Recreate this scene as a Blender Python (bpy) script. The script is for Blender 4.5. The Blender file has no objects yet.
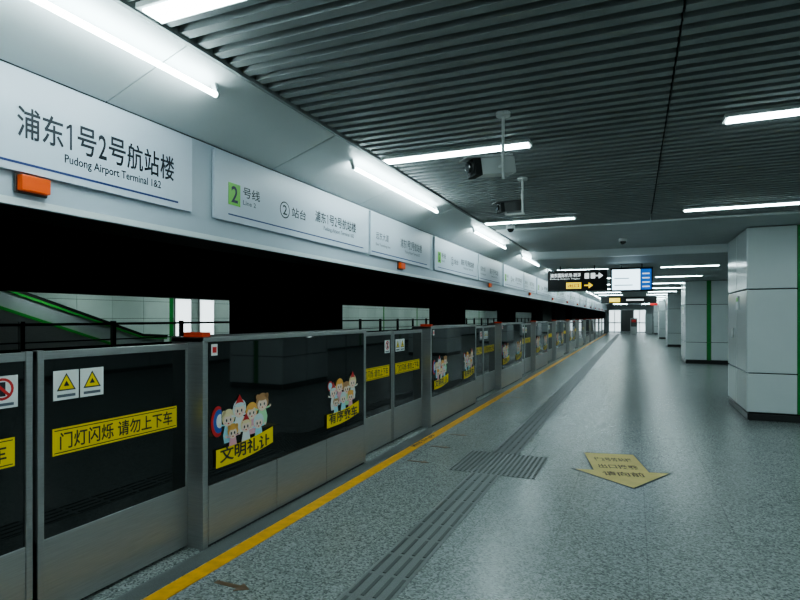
import bpy, math, random
from mathutils import Vector, Matrix
random.seed(4)
S=bpy.context.scene
COL=S.collection

# ---------------- materials ----------------
def mat(name,col,rough=.5,metal=0,emis=None,estr=0,noise=0,nscale=40,spec=.5,stretch=None,bump=0):
    m=bpy.data.materials.new(name); m.use_nodes=True
    nt=m.node_tree; b=nt.nodes['Principled BSDF']
    b.inputs['Base Color'].default_value=(*col,1)
    b.inputs['Roughness'].default_value=rough
    b.inputs['Metallic'].default_value=metal
    b.inputs['Specular IOR Level'].default_value=spec
    if emis:
        b.inputs['Emission Color'].default_value=(*emis,1); b.inputs['Emission Strength'].default_value=estr
    if noise:
        tc=nt.nodes.new('ShaderNodeTexCoord'); mp=nt.nodes.new('ShaderNodeMapping')
        nz=nt.nodes.new('ShaderNodeTexNoise'); nz.inputs['Scale'].default_value=nscale
        nz.inputs['Detail'].default_value=4
        if stretch: mp.inputs['Scale'].default_value=stretch
        cr=nt.nodes.new('ShaderNodeMapRange'); cr.inputs['To Min'].default_value=1-noise; cr.inputs['To Max'].default_value=1+noise
        cr.inputs['From Min'].default_value=.25; cr.inputs['From Max'].default_value=.75
        mx=nt.nodes.new('ShaderNodeVectorMath'); mx.operation='SCALE'
        mx.inputs[0].default_value=col
        nt.links.new(tc.outputs['Object'],mp.inputs['Vector']); nt.links.new(mp.outputs['Vector'],nz.inputs['Vector'])
        nt.links.new(nz.outputs['Fac'],cr.inputs['Value']); nt.links.new(cr.outputs['Result'],mx.inputs['Scale'])
        nt.links.new(mx.outputs['Vector'],b.inputs['Base Color'])
    return m

def floor_material():
    m=bpy.data.materials.new('granite_floor'); m.use_nodes=True
    nt=m.node_tree; L=nt.links; b=nt.nodes['Principled BSDF']
    tc=nt.nodes.new('ShaderNodeTexCoord')
    v=nt.nodes.new('ShaderNodeTexVoronoi'); v.inputs['Scale'].default_value=90
    L.new(tc.outputs['Object'],v.inputs['Vector'])
    sep=nt.nodes.new('ShaderNodeSeparateColor'); L.new(v.outputs['Color'],sep.inputs['Color'])
    r=nt.nodes.new('ShaderNodeValToRGB'); L.new(sep.outputs['Red'],r.inputs['Fac'])
    e=r.color_ramp.elements
    e[0].position=0; e[0].color=(.105,.117,.113,1); e[1].position=1; e[1].color=(.36,.39,.375,1)
    k=r.color_ramp.elements.new(.35); k.color=(.205,.225,.216,1)
    n=nt.nodes.new('ShaderNodeTexNoise'); n.inputs['Scale'].default_value=.5; n.inputs['Detail'].default_value=2
    L.new(tc.outputs['Object'],n.inputs['Vector'])
    mr=nt.nodes.new('ShaderNodeMapRange'); mr.inputs['To Min'].default_value=.93; mr.inputs['To Max'].default_value=1.06
    L.new(n.outputs['Fac'],mr.inputs['Value'])
    br=nt.nodes.new('ShaderNodeTexBrick'); br.offset=0; br.inputs['Scale'].default_value=1
    br.inputs['Brick Width'].default_value=.6; br.inputs['Row Height'].default_value=.6
    br.inputs['Mortar Size'].default_value=.003; br.inputs['Color1'].default_value=(1,1,1,1); br.inputs['Color2'].default_value=(.95,.95,.95,1); br.inputs['Mortar'].default_value=(.68,.68,.68,1)
    L.new(tc.outputs['Object'],br.inputs['Vector'])
    m1=nt.nodes.new('ShaderNodeVectorMath'); m1.operation='MULTIPLY'; L.new(r.outputs['Color'],m1.inputs[0]); L.new(br.outputs['Color'],m1.inputs[1])
    m2=nt.nodes.new('ShaderNodeVectorMath'); m2.operation='SCALE'; L.new(m1.outputs['Vector'],m2.inputs[0]); L.new(mr.outputs['Result'],m2.inputs['Scale'])
    L.new(m2.outputs['Vector'],b.inputs['Base Color'])
    b.inputs['Roughness'].default_value=.27
    return m

FLOOR=floor_material()
STEEL=mat('brushed_steel',(.44,.45,.445),.36,.78,noise=.10,nscale=6,stretch=(1,1,30))
STEELD=mat('dark_steel',(.12,.12,.12),.4,.8)
GLASS=mat('black_glass',(.009,.012,.012),.03,0,spec=.85)
BLACK=mat('black_paint',(.008,.009,.009),.6)
DARK=mat('dark_concrete',(.02,.021,.022),.85,noise=.3,nscale=3)
WHITE=mat('white_enamel',(.66,.71,.71),.2,noise=.03,nscale=2)
FASC=mat('fascia_white',(.74,.79,.80),.38,noise=.03,nscale=2)
SIGNW=mat('sign_white',(.60,.66,.74),.35)
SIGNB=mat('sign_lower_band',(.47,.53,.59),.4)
GREYC=mat('ceiling_grey',(.44,.48,.49),.6,noise=.05,nscale=4)
WALLB=mat('opposite_wall_panel',(.58,.66,.62),.3,noise=.03,nscale=2)
SLAT=mat('slat_aluminium',(.30,.325,.325),.6,.1,noise=.1,nscale=3)
GREEN=mat('green_enamel',(.03,.28,.05),.3)
LGREEN=mat('line_green',(.15,.55,.03),.4)
RAILG=mat('escalator_green',(.08,.42,.08),.4)
YEL=mat('yellow_paint',(.74,.37,.02),.5,noise=.18,nscale=14)
YSIGN=mat('yellow_sign',(.88,.66,.02),.4)
ORANGE=mat('orange_lamp',(.75,.10,.01),.35,emis=(1,.12,.01),estr=.08)
RED=mat('red_lamp',(.35,.04,.015),.3,emis=(1,.1,.02),estr=.08)
REDP=mat('red_print',(.6,.03,.03),.4)
BLUEP=mat('blue_print',(.05,.12,.45),.4)
NAVY=mat('navy_line',(.04,.06,.2),.4)
TXT=mat('text_dark',(.015,.02,.03),.5)
TXTG=mat('text_grey',(.11,.13,.16),.5)
WPRINT=mat('white_print',(.8,.82,.8),.45)
SKIN=mat('skin_print',(.88,.70,.58),.5)
PINK=mat('pink_print',(.8,.40,.48),.5)
CYAN=mat('pale_blue_print',(.40,.72,.82),.5)
PGREEN=mat('pale_green_print',(.45,.75,.45),.5)
HAIRS=[mat('hair_orange_print',(.85,.45,.10),.5),mat('hair_brown_print',(.50,.27,.12),.5),mat('hair_cream_print',(.85,.72,.42),.5),mat('hair_grey_print',(.62,.72,.72),.5)]
BROWN=mat('brown_mark',(.13,.08,.045),.6)
TACT=mat('tactile_grey',(.11,.12,.12),.45)
TACTL=mat('tactile_granite',(.175,.19,.183),.4,noise=.25,nscale=120)
TACTD=mat('tactile_rib',(.06,.065,.065),.45)
TACTM=mat('tactile_rib_light',(.085,.093,.09),.45)
EDGE=mat('edge_granite',(.12,.13,.127),.4,noise=.25,nscale=120)
STICK=mat('sticker_yellow',(.66,.52,.19),.5,noise=.1,nscale=6)
TUBE=mat('tube_light',(1,1,1),.5,emis=(.76,.98,1),estr=30)
TUBEO=mat('tube_light_opposite',(1,1,1),.5,emis=(.78,1,.97),estr=34)
TUBEF=mat('fascia_tube_light',(1,1,1),.5,emis=(.78,.98,1),estr=36)
LIGHTFAR=mat('backlit_panel',(1,1,1),.5,emis=(.8,.95,1),estr=1.7)
LIGHTBOX=mat('lightbox_panel',(1,1,1),.5,emis=(.85,.97,1),estr=1.8)
SCREEN=mat('lcd_screen',(.1,.2,.3),.2,emis=(.65,.88,1),estr=3)
SCREENB=mat('lcd_blue',(.02,.08,.3),.2,emis=(.02,.15,.6),estr=.8)
SIGNYL=mat('sign_yellow_lit',(.8,.6,.05),.4,emis=(1,.7,.05),estr=1.1)
SIGNWL=mat('sign_white_lit',(.8,.8,.8),.4,emis=(.9,1,1),estr=1)
PLIN=mat('plinth_dark',(.03,.03,.03),.3)
CAMW=mat('camera_housing',(.62,.64,.63),.4)

# ---------------- mesh builder ----------------
class MB:
    def __init__(s): s.v=[]; s.f=[]; s.mi=[]; s.ms=[]
    def m(s,mt):
        if mt not in s.ms: s.ms.append(mt)
        return s.ms.index(mt)
    def add(s,vs,fs,mt):
        o=len(s.v); s.v+= [tuple(p) for p in vs]
        i=s.m(mt)
        for f in fs: s.f.append([o+a for a in f]); s.mi.append(i)
    def box(s,x0,x1,y0,y1,z0,z1,mt):
        vs=[(x,y,z) for x in(x0,x1) for y in(y0,y1) for z in(z0,z1)]
        s.add(vs,[(0,1,3,2),(4,6,7,5),(0,4,5,1),(2,3,7,6),(0,2,6,4),(1,5,7,3)],mt)
    def poly(s,pts,mt): s.add(pts,[tuple(range(len(pts)))],mt)
    def prism(s,pts,off,mt):
        n=len(pts); a=[Vector(p) for p in pts]; b=[p+Vector(off) for p in a]
        fs=[tuple(range(n))[::-1],tuple(range(n,2*n))]+[(i,(i+1)%n,n+(i+1)%n,n+i) for i in range(n)]
        s.add(a+b,fs,mt)
    def cyl(s,p0,p1,r,mt,n=16,r1=None):
        p0=Vector(p0);p1=Vector(p1); r1=r if r1 is None else r1
        d=(p1-p0).normalized(); u=d.orthogonal().normalized(); w=d.cross(u)
        A=[p0+(u*math.cos(t)+w*math.sin(t))*r for t in [2*math.pi*i/n for i in range(n)]]
        B=[p1+(u*math.cos(t)+w*math.sin(t))*r1 for t in [2*math.pi*i/n for i in range(n)]]
        s.add(A+B,[tuple(range(n))[::-1],tuple(range(n,2*n))]+[(i,(i+1)%n,n+(i+1)%n,n+i) for i in range(n)],mt)
    def ydisc(s,x,y,z,ry,rz,mt,a0=0,a1=360,n=20):   # facing +X
        pts=[(x,y+ry*math.cos(math.radians(a0+(a1-a0)*i/n)),z+rz*math.sin(math.radians(a0+(a1-a0)*i/n))) for i in range(n if a1-a0==360 else n+1)]
        s.poly(pts,mt)
    def sphere(s,c,r,mt,n=14):
        vs=[];fs=[]
        k=n//2
        for j in range(k+1):
            ph=-math.pi/2+math.pi*j/k
            for i in range(n):
                th=2*math.pi*i/n
                vs.append((c[0]+r*math.cos(ph)*math.cos(th),c[1]+r*math.cos(ph)*math.sin(th),c[2]+r*math.sin(ph)))
        for j in range(k):
            for i in range(n):
                fs.append((j*n+i,j*n+(i+1)%n,(j+1)*n+(i+1)%n,(j+1)*n+i))
        s.add(vs,fs,mt)
    def build(s,name,parent=None,bevel=0,seg=2,smooth=False):
        c=Vector([(min(v[i] for v in s.v)+max(v[i] for v in s.v))/2 for i in range(3)])
        me=bpy.data.meshes.new(name); me.from_pydata([Vector(v)-c for v in s.v],[],s.f)
        for mt in s.ms: me.materials.append(mt)
        me.polygons.foreach_set('material_index',s.mi)
        if smooth: me.polygons.foreach_set('use_smooth',[True]*len(s.f))
        me.update()
        o=bpy.data.objects.new(name,me); o.location=c; COL.objects.link(o)
        if bevel:
            b=o.modifiers.new('bevel','BEVEL'); b.width=bevel; b.segments=seg; b.limit_method='ANGLE'
        if parent: setp(o,parent)
        return o
def setp(o,p):
    o.parent=p; o.matrix_parent_inverse=Matrix.Translation(-Vector(p.location))

DIR={'X':(math.radians(90),0,math.radians(90)),'Y':(math.radians(90),0,0),'Z':(0,0,0),'ZY':(0,0,math.radians(90))}
def text(name,body,loc,w,h,mt,d='X',parent=None,bold=.0):
    cu=bpy.data.curves.new(name,'FONT'); cu.body=body; cu.size=1; cu.resolution_u=3; cu.offset=bold
    t=bpy.data.objects.new(name+'_tmp',cu); COL.objects.link(t)
    dg=bpy.context.evaluated_depsgraph_get(); dg.update()
    me=bpy.data.meshes.new_from_object(t.evaluated_get(dg))
    bpy.data.objects.remove(t)
    if len(me.vertices)==0: return None
    xs=[v.co.x for v in me.vertices]; ys=[v.co.y for v in me.vertices]
    sx=w/(max(xs)-min(xs)); sy=h/(max(ys)-min(ys))
    x0=min(xs);y0=min(ys)
    for v in me.vertices: v.co=Vector(((v.co.x-x0)*sx,(v.co.y-y0)*sy,0))
    me.name=name
    me.materials.clear(); me.materials.append(mt)
    o=bpy.data.objects.new(name,me); o.location=loc; o.rotation_euler=DIR[d]; COL.objects.link(o)
    if parent: setp(o,parent)
    return o
def station(base,loc,w,h,mt,parent,bold=.012):
    adv=[(c,.55 if c in '12' else 1.0) for c in base]
    tot=sum(a for _,a in adv); u=w/tot; y=loc[1]
    for c,a in adv:
        if c=='1':
            b=MB(); x=loc[0]
            b.poly([(x,y+u*.24,loc[2]+.04*h),(x,y+u*.33,loc[2]+.04*h),(x,y+u*.33,loc[2]+.92*h),(x,y+u*.25,loc[2]+.92*h),(x,y+u*.08,loc[2]+.80*h),(x,y+u*.08,loc[2]+.70*h),(x,y+u*.24,loc[2]+.80*h)],mt)
            b.build('numeral_one',parent)
        elif c=='2': text('numeral_two',c,(loc[0],y+u*.06,loc[2]+.04*h),u*.42,h*.88,mt,'X',parent,.01)
        else: text('glyph',c,(loc[0],y+u*.04,loc[2]),u*.92,h,mt,'X',parent,bold)
        y+=a*u

# ---------------- room shell ----------------
YE=62; Y0=-7; XR=8.0
b=MB(); b.box(-3.05,XR,Y0,YE,-.3,0,FLOOR); fl=b.build('floor')
b=MB(); b.box(-12.0,-3.2,Y0,YE+12,-1.5,-1.2,DARK); b.build('track_bed_floor')
b=MB(); b.box(-3.2,-3.05,Y0,YE,-1.2,-.01,DARK); b.build('trim_platform_edge')
b=MB(); b.box(-19,-12.0,Y0,YE+12,-.3,0,FLOOR); b.build('floor_opposite_platform')
b=MB(); b.box(-12.4,-3.2,Y0,YE+12,3.9,4.1,BLACK); b.build('ceiling_tunnel')
b=MB(); b.box(-19,-12.41,Y0,YE+12,3.0,3.15,GREYC); b.build('ceiling_opposite_platform')
b=MB(); b.box(-3.2,XR,Y0,8.9,3.42,3.5,BLACK); b.build('ceiling_plenum')
b=MB()
b.box(-2.07,XR,8.82,12.2,3.0,3.1,GREYC); b.box(-2.07,XR,12.1,12.25,2.85,3.0,FASC)
b.box(-2.07,XR,8.78,8.84,2.985,3.1,FASC)
b.build('ceiling')
b=MB()
b.box(-2.07,XR,12.26,YE,2.92,3.05,DARK)
y=12.3
while y<YE-.1:
    b.box(-2.07,XR,y,y+.15,2.85,2.9,GREYC); y+=.2
b.build('ceiling_lower')
# slat ceiling
b=MB(); y=Y0+.1
while y<8.72:
    b.box(-2.065,.2,y,y+.060,3.0,3.045,SLAT); b.box(.212,XR-.02,y,y+.060,3.0,3.045,SLAT); y+=.118
for x in (-1.5,-.4,1.2,2.4,3.6,5,6.5):
    b.box(x,x+.03,Y0+.05,8.75,3.045,3.08,STEELD)
b.build('ceiling_slat_panels')

def panel_wall(b,x,y0,y1,z0,z1,pw,ph,mt,sgn,green_every=4):
    y=y0;i=0
    while y<y1-.1:
        z=z0
        while z<z1-.1:
            b.box(min(x,x+sgn*.03),max(x,x+sgn*.03),y+.006,min(y+pw,y1)-.006,z+.006,min(z+ph,z1)-.006,mt); z+=ph
        if green_every and i%green_every==2:
            b.box(min(x,x+sgn*.04),max(x,x+sgn*.04),y-.1,y+.1,z0,z1,GREEN)
        y+=pw;i+=1
b=MB(); b.box(XR,XR+.2,Y0,YE,0,3.5,BLACK); panel_wall(b,XR,Y0,YE,0.1,2.9,1.5,1.0,WHITE,-1); b.build('wall_right')
b=MB(); b.box(-19.2,-19,Y0,YE+12,-.3,3.1,BLACK); panel_wall(b,-19,Y0,YE+12,0.1,2.95,1.5,.72,WALLB,1,5); b.build('wall_left')
b=MB(); b.box(-3.3,XR,Y0-.2,Y0,-.3,3.5,GREYC); b.build('wall_back')
b=MB(); b.box(-19.2,-3.3,Y0-.2,Y0,-1.5,4.1,BLACK); b.build('wall_back_tunnel')
b=MB(); b.box(-2.9,XR,YE,YE+.2,0,3.1,GREYC)
for i,x in enumerate([-2.5,-1.3,-.1]):
    b.box(x,x+1.1,YE-.04,YE-.01,.1,2.3,LIGHTFAR if i!=1 else STEELD)
    if i!=1: b.box(x+.5,x+.56,YE-.07,YE-.04,.1,2.3,STEELD); b.box(x,x+1.1,YE-.07,YE-.04,.95,1.05,STEELD)
    b.box(x-.06,x,YE-.08,YE,0,2.4,STEEL); b.box(x+1.1,x+1.16,YE-.08,YE,0,2.4,STEEL)
b.box(-2.6,1.1,YE-.08,YE,2.3,2.42,STEEL)
b.build('wall_front')
b=MB(); b.box(-19.2,-3.0,YE+12,YE+12.2,-1.5,4.1,GREYC); b.build('wall_front_tunnel')
b=MB(); b.box(-.4,.2,56,56.4,0,1.5,STEEL); b.box(-.35,.15,55.97,56,.7,1.4,STEELD); b.box(-.3,.1,55.95,55.97,1.1,1.35,REDP); b.box(.9,1.5,58,58.5,0,1.9,WHITE); b.build('service_cabinet',bevel=.02)

# ---------------- fascia over the gates ----------------
FX=-2.7
P=4.56
fas=MB()
fy0,fy1=Y0+.05,57.5
fas.box(-3.1,FX-.02,fy0,fy1,2.13,3.4,BLACK)
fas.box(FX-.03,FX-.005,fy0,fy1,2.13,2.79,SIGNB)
y=fy0
while y<fy1:
    y2=min(y+1.52,fy1)
    a=[(FX,y+.004,2.795),(-2.09,y+.004,3.005),(-2.09,y+.004,3.05),(FX,y+.004,2.85)]
    fas.prism(a,(0,y2-y-.008,0),FASC); y=y2
fas.box(-2.1,-2.075,fy0,fy1,2.985,3.06,SLAT)
fas.box(FX-.01,FX+.012,fy0,fy1,2.13,2.165,FASC)
fascia=fas.build('platform_fascia')
for k in range(-2,13):
    c=1.87+P*k
    s=MB()
    ya,yb=c-.98,c+.92
    s.box(FX,FX+.02,ya,yb,2.29,2.775,SIGNW)
    s.box(FX+.0205,FX+.022,ya+.02,yb-.12,2.325,2.337,NAVY)
    o=s.build('station_name_sign',bevel=.006)
    if -1<=k<=8:
        m_=TXT if k<=0 else TXTG
        if k<=0:
            station('浦东1号2号航站楼',(FX+.0225,c-.2,2.455),.97,.15,m_,o)
            text('english_name','Pudong Airport Terminal 1&2',(FX+.0225,c+.04,2.375),.62,.058,m_,'X',o,.008)
        else:
            station('浦东1号2号航站楼',(FX+.0225,c-.15,2.47),.75,.11,m_,o)
            text('english_name','Pudong Airport Terminal 1&2',(FX+.0225,c+0,2.40),.52,.048,m_,'X',o,.006)
            text('next_name','远东大道',(FX+.0225,c-.85,2.48),.35,.085,m_,'X',o,.01)
            text('next_name_en','East Yuandong Ave.',(FX+.0225,c-.85,2.40),.4,.04,m_,'X',o,.006)
    s=MB()
    yc,yd=c+1.13,c+3.52
    s.box(FX,FX+.02,yc,yd,2.29,2.775,SIGNW)
    s.box(FX+.0205,FX+.022,yc+.14,yd-.12,2.335,2.345,NAVY)
    s.box(FX+.0205,FX+.023,yc+.14,yc+.27,2.41,2.57,LGREEN)
    o=s.build('line_direction_sign',bevel=.006)
    if -1<=k<=7:
        text('digit','2',(FX+.0235,yc+.17,2.43),.07,.12,TXT,'X',o,.015)
        text('line','号线',(FX+.0225,yc+.3,2.49),.2,.08,TXT,'X',o,.01)
        text('line_en','Line 2',(FX+.0225,yc+.3,2.435),.15,.035,TXTG,'X',o,.01)
        r=MB(); r.ydisc(FX+.0225,yc+.83,2.49,.07,.07,TXT); r.ydisc(FX+.023,yc+.83,2.49,.06,.06,SIGNW); r.build('ring',o)
        text('digit_ring','2',(FX+.0235,yc+.80,2.45),.06,.08,TXT,'X',o,.01)
        text('platform','站台',(FX+.0225,yc+.93,2.45),.22,.085,TXT,'X',o,.01)
        station('浦东1号2号航站楼',(FX+.0225,yc+1.3,2.475),.80,.10,TXT,o)
        text('dest_en','Pudong Airport Terminal 1&2',(FX+.0225,yc+1.45,2.405),.6,.05,TXTG,'X',o,.008)
    s=MB(); s.box(FX+.012,FX+.05,c-.19,c-.05,2.2,2.275,ORANGE); s.box(FX+.0,FX+.012,c-.20,c-.04,2.19,2.285,STEELD)
    s.build('door_status_lamp',bevel=.005)
nx,nz=.325,-.945
for i in range(-1,14):
    ya=.35+3.85*i
    b=MB()
    px=FX+.61*.74; pz=2.795+.21*.74
    h=.07
    cx,cz=px+nx*h,pz+nz*h
    b.cyl((cx,ya,cz),(cx,ya+2.15,cz),.015,TUBEF,12)
    for yy in (ya-.02,ya+2.15):
        b.cyl((cx,yy,cz),(cx,yy+.02,cz),.018,FASC,12)
        b.prism([(cx-.012,yy,cz),(cx+.012,yy,cz),(px+.015,yy,pz+.01),(px-.015,yy,pz+.002)],(0,.02,0),FASC)
    b.build('cove_tube_light')

# ---------------- platform gates ----------------
GX=-2.717; DX=-2.85
def decal(parent,y,variant=0):
    b=MB(); x=GX+.0045
    if variant==0:
        b.ydisc(x,y+.05,.86,.07,.11,REDP,60,300); b.ydisc(x+.0004,y+.06,.86,.055,.085,BLUEP,60,300); b.ydisc(x+.0008,y+.07,.86,.035,.05,WPRINT,60,300)
    else:
        b.ydisc(x,y+.1,.93,.05,.05,REDP); b.ydisc(x+.0004,y+.1,.93,.035,.035,CYAN)
    kids=[(.16,.86,.06),(.28,.91,.066),(.42,.87,.063),(.55,.92,.068),(.35,.78,.055),(.5,.78,.055),(.2,.76,.05)]
    for i,(dy,dz,r) in enumerate(kids):
        q=x+.0011+.0011*i; j=i+variant
        body=[CYAN,WPRINT,PINK,PGREEN,WPRINT,CYAN,PINK][j%7]
        # rounded body with sleeves
        b.poly([(q,y+dy-r*.75,dz-.17),(q,y+dy+r*.75,dz-.17),(q,y+dy+r*.95,dz-.11),(q,y+dy+r*.6,dz-r*.6),(q,y+dy-r*.6,dz-r*.6),(q,y+dy-r*.95,dz-.11)],body)
        for sg in(-1,1):
            b.poly([(q+.0001,y+dy+sg*r*.5,dz-r*.75),(q+.0001,y+dy+sg*r*.7,dz-r*.6),(q+.0001,y+dy+sg*r*1.45,dz-r*.35),(q+.0001,y+dy+sg*r*1.4,dz-r*.65)],body)
            b.ydisc(q+.0002,y+dy+sg*r*1.48,dz-r*.45,.012,.012,SKIN,n=8)
        hr=HAIRS[(j+2)%4]
        b.ydisc(q+.0003,y+dy,dz+.010,r*1.15,r*1.05,hr)
        if j%3==0:
            for sg in(-1,1): b.ydisc(q+.0003,y+dy+sg*r*.85,dz+r*.8,r*.33,r*.33,hr,n=10)
        elif j%3==1:
            b.poly([(q+.0004,y+dy-r*.9,dz+r*.45),(q+.0004,y+dy+r*.9,dz+r*.45),(q+.0004,y+dy,dz+r*1.75)],[CYAN,REDP,YSIGN][j%3 if j<5 else 0])
        b.ydisc(q+.0005,y+dy,dz-.010,r*.88,r*.74,SKIN)
        b.ydisc(q+.0006,y+dy,dz+r*.55,r*.8,r*.25,hr,n=14)
        for sg in(-1,1):
            b.ydisc(q+.0008,y+dy+sg*r*.35,dz-.008,.008,.012,TXT,n=8)
            b.ydisc(q+.0008,y+dy+sg*r*.55,dz-.026,.009,.005,PINK,n=8)
        b.ydisc(q+.0008,y+dy,dz-.032,.01,.005,REDP,n=8)
    q=x+.0100
    n=12; pts=[]
    for i in range(n+1):
        t=i/n; pts.append((q,y+.02+.66*t,.535+.05*t-.02*math.sin(math.pi*t)))
    for i in range(n,-1,-1):
        t=i/n; pts.append((q,y+.02+.66*t,.665+.05*t-.02*math.sin(math.pi*t)))
    b.poly(pts,YSIGN)
    b.build('cartoon_decal',parent)
    text('decal_text','文明礼让' if variant==0 else '有序乘车',(q+.001,y+.06,.56),.58,.11,TXT,'X',parent,.02)

def gate(k):
    c=1.87+P*k
    e=bpy.data.objects.new('platform_screen_gate',None); e.location=(DX,c,0); COL.objects.link(e)
    f0,f1=c+1.06,c+3.54
    b=MB()
    b.box(-3.0,GX-.012,f0+.01,f1-.01,0,1.44,STEELD)
    b.box(-3.0,GX,f0-.0,f0+.05,0,1.456,STEEL)
    b.box(-3.0,GX,f1-.05,f1,0,1.456,STEEL)
    b.box(-3.01,GX+.006,f0,f1,1.425,1.462,STEEL)
    b.box(GX-.012,GX-.004,f0+.05,f1-.05,.415,.425,BLACK)
    w=(f1-f0-.1)/3
    for i in range(3):
        b.box(GX-.015,GX+.002,f0+.05+i*w+.003,f0+.05+(i+1)*w-.003,.02,.425,STEEL)
    b.build('fixed_cabinet',e,bevel=.008)
    b=MB()
    b.box(GX-.012,GX,f0+.055,f1-.46,.435,1.42,GLASS); b.box(GX-.012,GX,f1-.45,f1-.055,.435,1.42,GLASS)
    b.build('cabinet_glass',e,bevel=.002)
    b=MB()
    b.box(DX-.02,GX+.01,f0-.02,f0+.06,1.463,1.495,RED); b.box(GX+.007,GX+.011,f0+.07,f0+.13,1.33,1.41,WPRINT)
    b.box(GX+.0111,GX+.0115,f0+.08,f0+.12,1.35,1.39,REDP)
    b.build('indicator_lamp',e,bevel=.006)
    b=MB(); g=MB(); p=MB()
    for (d0,d1,left) in ((c-1.02,c-.012,True),(c+.012,c+1.06,False)):
        b.box(DX-.04,DX,d0,d1,.02,.43,STEEL)
        b.box(DX-.04,DX,d0,d1,1.375,1.42,STEEL)
        ea=.035
        if left: b.box(DX-.04,DX+.006,d1-ea,d1,.02,1.425,STEEL); b.box(DX-.04,DX,d0,d0+.02,.43,1.38,STEEL)
        else: b.box(DX-.04,DX+.006,d0,d0+ea,.02,1.425,STEEL); b.box(DX-.04,DX,d1-.02,d1,.43,1.38,STEEL)
        g.box(DX-.03,DX-.006,d0+.02,d1-.02,.43,1.376,GLASS)
        x=DX-.003
        s0=(d0+.11 if left else d0+.085); s1=(d1-.085 if left else d1-.10)
        p.box(x-.003,x,s0,s1,.855,1.0,YSIGN)
        p.box(x,x+.0006,s0+.01,s1-.01,.865,.87,TXT); p.box(x,x+.0006,s0+.01,s1-.01,.985,.99,TXT)
        if left:
            y=d1-.22
            p.box(x-.003,x,y,y+.15,1.15,1.31,WPRINT)
            p.ydisc(x+.0004,y+.075,1.245,.055,.055,REDP); p.ydisc(x+.0008,y+.075,1.245,.042,.042,WPRINT)
            p.box(x+.0009,x+.0013,y+.06,y+.09,1.21,1.28,TXT)
            p.poly([(x+.0016,y+.035,1.275),(x+.0016,y+.045,1.285),(x+.0016,y+.115,1.215),(x+.0016,y+.105,1.205)],REDP)
            p.box(x,x+.0006,y+.02,y+.13,1.162,1.176,TXTG)
        else:
            for j in range(2):
                y=d0+.09+j*.155
                p.box(x-.003,x,y,y+.145,1.15,1.31,WPRINT)
                for q,sc,mm in ((.0004,1,TXT),(.0008,.8,YSIGN),(.0012,.3,TXT)):
                    cy,cz=y+.0725,1.235
                    p.poly([(x+q,cy-.055*sc,cz-.035*sc),(x+q,cy+.055*sc,cz-.035*sc),(x+q,cy,cz+.06*sc)],mm)
                p.box(x,x+.0006,y+.02,y+.125,1.165,1.18,TXTG)
        if k<=3:
            text('door_text','门灯闪烁 请勿上下车',(x+.001,s0+.04,.882),s1-s0-.08,.092,TXT,'X',e,.012)
    b.build('door_leaf_frame',e,bevel=.004); g.build('door_glass',e); p.build('door_stickers',e)
    if k<=5:
        decal(e,f0+.09,0); decal(e,f0+1.6,1)
for k in range(-2,12): gate(k)
b=MB(); b.box(-3.0,-2.86,55.7,57.4,0,1.44,STEEL); b.box(-2.87,-2.855,55.75,57.3,.43,1.4,GLASS); b.build('platform_end_barrier',bevel=.006)

# ---------------- floor markings ----------------
b=MB(); b.box(-2.56,-2.44,Y0+.1,56,0.0,.004,YEL); yl=b.build('yellow_safety_line')
for yy in (1.35,6.3): text('line_text','Mind the gap.',(-2.47,yy,.0045),.75,.085,TXT,'ZY',yl,.01)
b=MB()
b.box(-2.716,-2.575,Y0+.1,57,0,.003,EDGE); b.build('granite_edge_strip')
b=MB()
for (ya,yb,m1,m2) in ((-2,5.5,TACTL,TACTM),(6.4,56,TACT,TACTD)):
    xc=-1.40
    b.box(xc-.15,xc+.15,ya,yb,0,.003,m1)
    y=ya
    while y<yb-.1:
        for j in range(4):
            x=xc-.115+j*.0767
            b.box(x-.011,x+.011,y+.015,y+.275,.003,.007,m2)
        y+=.3
b.box(-1.80,-.90,5.5,6.4,0,.003,TACTL)
for i in range(18):
    for j in range(18):
        x=-1.775+i*.05; y=5.525+j*.05
        b.box(x-.012,x+.012,y-.012,y+.012,.003,.007,TACTM)
b.build('tactile_paving')
b=MB()
for k in range(0,7):
    c=1.87+P*k
    for dy in (-.75,.0,.75):
        if k==0 and dy<.5: continue
        y=c+dy; x=-2.2
        b.prism([(x-.13,y-.018,0),(x+.04,y-.018,0),(x+.04,y-.05,0),(x+.12,y,0),(x+.04,y+.05,0),(x+.04,y+.018,0),(x-.13,y+.018,0)],(0,0,.002),BROWN)
b.build('door_floor_marks')
def arrow(pts,z0,z1,mt,b): b.prism([(x,y,z0) for x,y in pts],(0,0,z1-z0),mt)
b=MB()
cx,cy=-.16,6.28
def xf(pts,s=1,a=math.radians(12)):
    return [(cx+(x*math.cos(a)-y*math.sin(a))*s,cy+(x*math.sin(a)+y*math.cos(a))*s) for x,y in pts]
A=[(-.29,.62),(.29,.62),(.29,-.12),(.50,-.12),(0,-.74),(-.50,-.12),(-.29,-.12)]
arrow(xf(A),0,.002,TXT,b)
A2=[(-.27,.60),(.27,.60),(.27,-.14),(.455,-.14),(0,-.71),(-.455,-.14),(-.27,-.14)]
arrow(xf(A2),.002,.003,STICK,b)
ar=b.build('floor_arrow_sticker')
for nm,bd,(lx,ly) in (('arrow_text','往2号航站楼',(-.2,.25)),('arrow_text_2','出口换乘',(-.2,-.05)),('arrow_text_3','请向前',(-.2,-.33))):
    (qx,qy),=xf([(lx,ly)])
    t=text(nm,bd,(qx,qy,.0035),.4,.16,BROWN,'Z',ar,.02); t.rotation_euler=(0,0,math.radians(12))

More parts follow.
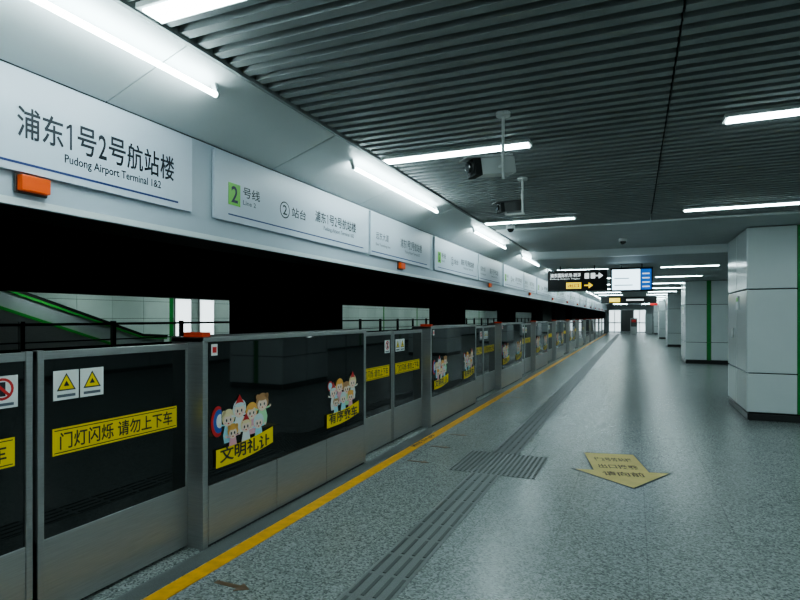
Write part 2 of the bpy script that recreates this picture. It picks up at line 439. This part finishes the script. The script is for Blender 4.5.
# ---------------- ceiling lights ----------------
def lamp(x0,x1,y,z):
    b=MB(); b.box(x0,x1,y-.075,y+.075,z-.012,z+.012,CAMW); b.box(x0+.02,x1-.02,y-.055,y+.055,z-.02,z-.012,TUBE)
    b.build('fluorescent_ceiling_light')
for y in (-5.1,-1.6,1.86,4.43,7.97):
    for x in (-2.04,.57,3.2,5.8): lamp(x,x+1.28,y,2.985)
y=15
while y<60:
    for x in (-1.9,.57,3.6): lamp(x,x+1.28,y,2.84)
    y+=3.6

# ---------------- columns ----------------
def column(y):
    x0,x1=1.6,3.04; L=1.9; top=2.995 if y<12 else 2.845
    b=MB()
    b.box(x0+.03,x1-.03,y+.03,y+L-.03,0,top,BLACK)
    b.box(x0+.01,x1-.01,y+.01,y+L-.01,0,.1,PLIN)
    zs=[.12,.73,2.03,top]
    g=.007
    gc0,gc1=2.26,2.38
    for i in range(3):
        za,zb=zs[i]+g,zs[i+1]-g
        for (ya,yb) in ((y,y+.04),(y+L-.04,y+L)):
            b.box(x0,gc0-g,ya,yb,za,zb,WHITE); b.box(gc1+g,x1,ya,yb,za,zb,WHITE)
            b.box(gc0,gc1,ya+.006,yb-.006,zs[i],zs[i+1],GREEN)
        for (xa,xb) in ((x0,x0+.04),(x1-.04,x1)):
            h=L/2
            b.box(xa,xb,y+.04+g,y+h-g,za,zb,WHITE); b.box(xa,xb,y+h+g,y+L-.04-g,za,zb,WHITE)
    o=b.build('platform_column',bevel=.012,seg=3)
    s=MB(); s.box(x0-.012,x0,y+.7,y+.95,1.72,1.95,WPRINT); s.box(x0-.014,x0-.012,y+.73,y+.92,1.86,1.93,LGREEN); s.box(x0-.02,x0,y+1.2,y+1.32,1.25,1.4,WPRINT)
    s.build('wall_plate',o,bevel=.003)
for i in range(5): column(9.98+11.4*i)

# ---------------- hanging signs ----------------
Y=14.0
b=MB(); b.box(-1.99,-.615,Y,Y+.16,2.24,2.73,BLACK)
b.box(-2.0,-.605,Y-.008,Y+.168,2.725,2.745,STEELD); b.box(-2.0,-.605,Y-.008,Y+.168,2.225,2.245,STEELD)
for x in(-1.7,-.9): b.cyl((x,Y+.08,2.72),(x,Y+.08,2.849),.015,STEELD)
hs=b.build('hanging_direction_sign',bevel=.004)
b=MB()
yy=Y-.002
for x in (-1.12,-.98): b.box(x,x+.1,yy-.002,yy,2.53,2.66,SIGNWL)
b.poly([(-.70,yy-.002,2.595),(-.80,yy-.002,2.67),(-.80,yy-.002,2.61),(-.87,yy-.002,2.61),(-.87,yy-.002,2.58),(-.80,yy-.002,2.58),(-.80,yy-.002,2.52)],SIGNWL)
b.box(-1.55,-1.2,yy-.002,yy,2.29,2.44,SIGNYL)
b.poly([(-.93,yy-.002,2.365),(-1.03,yy-.002,2.44),(-1.03,yy-.002,2.38),(-1.13,yy-.002,2.38),(-1.13,yy-.002,2.35),(-1.03,yy-.002,2.35),(-1.03,yy-.002,2.29)],SIGNYL)
b.build('pictograms',hs)
text('direction_text','浦东国际机场 磁浮',(-1.93,yy-.002,2.57),.72,.1,SIGNWL,'Y',hs,.01)
text('direction_text_en','Pudong Airport  Maglev',(-1.93,yy-.002,2.51),.7,.04,SIGNWL,'Y',hs)
text('exit_text','出口',(-1.5,yy-.004,2.32),.25,.09,TXT,'Y',hs,.02)
b=MB(); b.box(-.54,.38,Y,Y+.14,2.20,2.76,BLACK)
b.box(-.50,.11,Y-.004,Y,2.24,2.72,SCREEN); b.box(.13,.35,Y-.004,Y,2.24,2.72,SCREENB)
for x in(-.3,.15): b.cyl((x,Y+.07,2.74),(x,Y+.07,2.849),.015,STEELD)
for i in range(2): b.box(-.45,-.05-.08*(i%2),Y-.006,Y-.004,2.34+.16*i,2.36+.16*i,CYAN)
for i in range(4): b.box(.16,.31,Y-.006,Y-.004,2.3+.1*i,2.325+.1*i,SIGNWL)
b.build('information_screen',bevel=.003)
b=MB(); b.box(-1.6,1.0,30,30.12,2.3,2.62,BLACK); b.box(-1.2,-.7,29.995,30,2.36,2.56,SIGNYL); b.box(-.4,.4,29.995,30,2.42,2.5,SIGNWL)
for x in(-1.2,.6): b.cyl((x,30.06,2.6),(x,30.06,2.849),.015,STEELD)
b.build('hanging_direction_sign',bevel=.003)
b=MB(); b.box(1.0,1.5,44,44.08,2.45,2.6,REDP); b.cyl((1.25,44.04,2.6),(1.25,44.04,2.849),.015,STEELD); b.build('red_warning_sign')

# ---------------- cctv cameras ----------------
def cctv(x,y,z,sc,aim,housing,front,arm=0):
    e=bpy.data.objects.new('security_camera',None); e.location=(x,y,2.99); COL.objects.link(e)
    b=MB(); zb=z-.1*sc if arm==0 else z-.09
    b.cyl((x,y,zb),(x,y,2.998),.011,CAMW); b.cyl((x,y,2.975),(x,y,2.998),.05,CAMW)
    hx=x-.13*sc-arm
    if arm: b.cyl((x+.02,y,zb),(hx,y,zb),.011,CAMW,10); b.cyl((hx,y,zb),(hx,y,z-.03),.012,CAMW,10)
    else: b.cyl((x,y,z-.02),(hx,y,z-.02),.014,CAMW,10)
    b.build('ceiling_pole',e)
    b=MB(); l=.15*sc
    b.box(-l,l,-.055*sc,.055*sc,-.06*sc,.05*sc,housing); b.box(-l-.05*sc,l*.9,-.066*sc,.066*sc,.05*sc,.064*sc,housing)
    b.box(-l-.004,-l+.05*sc,-.058*sc,.058*sc,-.063*sc,.0505*sc,front)
    b.cyl((-l,0,0),(-l-.012*sc,0,0),.048*sc,STEELD,20); b.cyl((-l-.01*sc,0,0),(-l-.03*sc,0,0),.035*sc,GLASS,20)
    o=b.build('camera_body',bevel=.008*sc,seg=3)
    o.parent=e; o.location=Vector((hx+.03*sc,y,z-.01))-Vector(e.location); o.rotation_euler=(0,math.radians(-8),aim)
cctv(-.83,3.74,2.65,1.05,math.radians(42),CAMW,BLACK)
cctv(-1.04,5.57,2.73,.85,math.radians(40),STEELD,BLACK,.06)
for (x,y,z,nm) in ((-1.75,8.4,2.998,'dome_camera'),(-.2,10.6,2.998,'ceiling_speaker')):
    b=MB(); b.cyl((x,y,z),(x,y,z-.05),.07,CAMW,20); b.sphere((x,y,z-.05),.055,GLASS); b.build(nm)

# ---------------- track side and opposite platform ----------------
for i in range(-1,6):
    y=8.75+11.6*i
    b=MB(); b.box(-7.45,-7.2,y,y+4.2,-1.2,3.89,DARK); b.box(-7.5,-7.15,y-.05,y+4.25,-1.2,-.9,DARK)
    b.build('track_divider_pier',bevel=.02)
for x in (-5.6,-4.17,-10.4,-8.97):
    b=MB(); b.box(x-.035,x+.035,Y0+.1,YE+11,-1.04,-1.0,STEELD); b.box(x-.01,x+.01,Y0+.1,YE+11,-1.16,-1.04,STEELD); b.box(x-.07,x+.07,Y0+.1,YE+11,-1.2,-1.16,STEELD); b.build('rail_track')
b=MB(); b.box(-12.4,-12.15,Y0,YE+12,2.15,3.89,BLACK); b.box(-12.15,-12.13,Y0,YE+12,2.15,2.19,STEELD); b.build('trim_opposite_fascia')
b=MB(); y=Y0+1
b.box(-12.25,-12.17,Y0+.5,YE+10.5,1.40,1.46,BLACK); b.box(-12.23,-12.19,Y0+.5,YE+10.5,1.02,1.05,BLACK)
b.box(-12.22,-12.20,Y0+.5,YE+10.5,0,.9,GLASS)
while y<YE+10:
    b.box(-12.26,-12.16,y,y+.09,0,1.5,BLACK)
    y+=2.28
b.build('opposite_platform_barrier')
for X in (-14.6,-17.6):
    y=Y0+1.5
    while y<YE+10:
        b=MB(); b.box(X,X+.15,y,y+1.3,2.95,2.995,CAMW); b.box(X+.01,X+.14,y+.02,y+1.28,2.94,2.95,TUBEO); b.build('fluorescent_ceiling_light')
        y+=3.8
b=MB()
for y,w in ((18.7,.9),(20.2,.9)):
    b.box(-18.96,-18.9,y-.06,y+w+.06,0,2.45,STEEL); b.box(-18.9,-18.885,y,y+w,.5,2.4,LIGHTBOX)
b.build('lightbox_poster',bevel=.004)
# escalator
b=MB()
xe0,xe1=-16.6,-15.0
ya,yb,za=7.9,13.5,2.0
n=18
for i in range(n):
    y0_=ya+(yb-ya)*i/n; z=za*(1-(i+1)/n)
    b.box(xe0+.2,xe1-.2,y0_,y0_+(yb-ya)/n+.01,0,z+.02,STEELD)
for x in (xe0,xe1-.2):
    b.prism([(x,ya,0),(x,yb+1,0),(x,yb+1,.25),(x,yb,.3),(x,ya,za+.15)],(.2,0,0),STEEL)
    b.prism([(x+.08,ya,za+.15),(x+.08,yb,.3),(x+.08,yb+.9,.25),(x+.08,yb+.9,.9),(x+.08,yb,.95),(x+.08,ya,za+.75)],(.03,0,0),GREYC)
    b.prism([(x+.05,ya,za+.75),(x+.05,yb,.95),(x+.05,yb+1,.9),(x+.05,yb+1.05,.98),(x+.05,yb,1.04),(x+.05,ya,za+.84)],(.09,0,0),BLACK)
    b.prism([(x+.04,ya,za+.68),(x+.04,yb,.88),(x+.04,yb+1,.83),(x+.04,yb+1,.90),(x+.04,yb,.95),(x+.04,ya,za+.75)],(.10,0,0),RAILG)
    b.prism([(x-.01,ya,za+.15),(x-.01,yb,.3),(x-.01,yb,.38),(x-.01,ya,za+.24)],(.22,0,0),RAILG)
b.build('escalator')

# ---------------- world, camera ----------------
w=bpy.data.worlds.new('World'); S.world=w; w.use_nodes=True
w.node_tree.nodes['Background'].inputs[0].default_value=(.02,.025,.03,1); w.node_tree.nodes['Background'].inputs[1].default_value=.3
cd=bpy.data.cameras.new('Camera'); cam=bpy.data.objects.new('Camera',cd); COL.objects.link(cam)
cd.sensor_width=36; cd.lens=36*550/800; cd.shift_y=17/800; cd.clip_end=300
cam.location=(0,0,1.6); cam.rotation_euler=(math.radians(90),0,math.atan(235/550))
S.camera=cam
try:
    S.view_settings.look='AgX - Medium High Contrast'
    S.view_settings.exposure=0.0
except Exception as ex: print(ex)
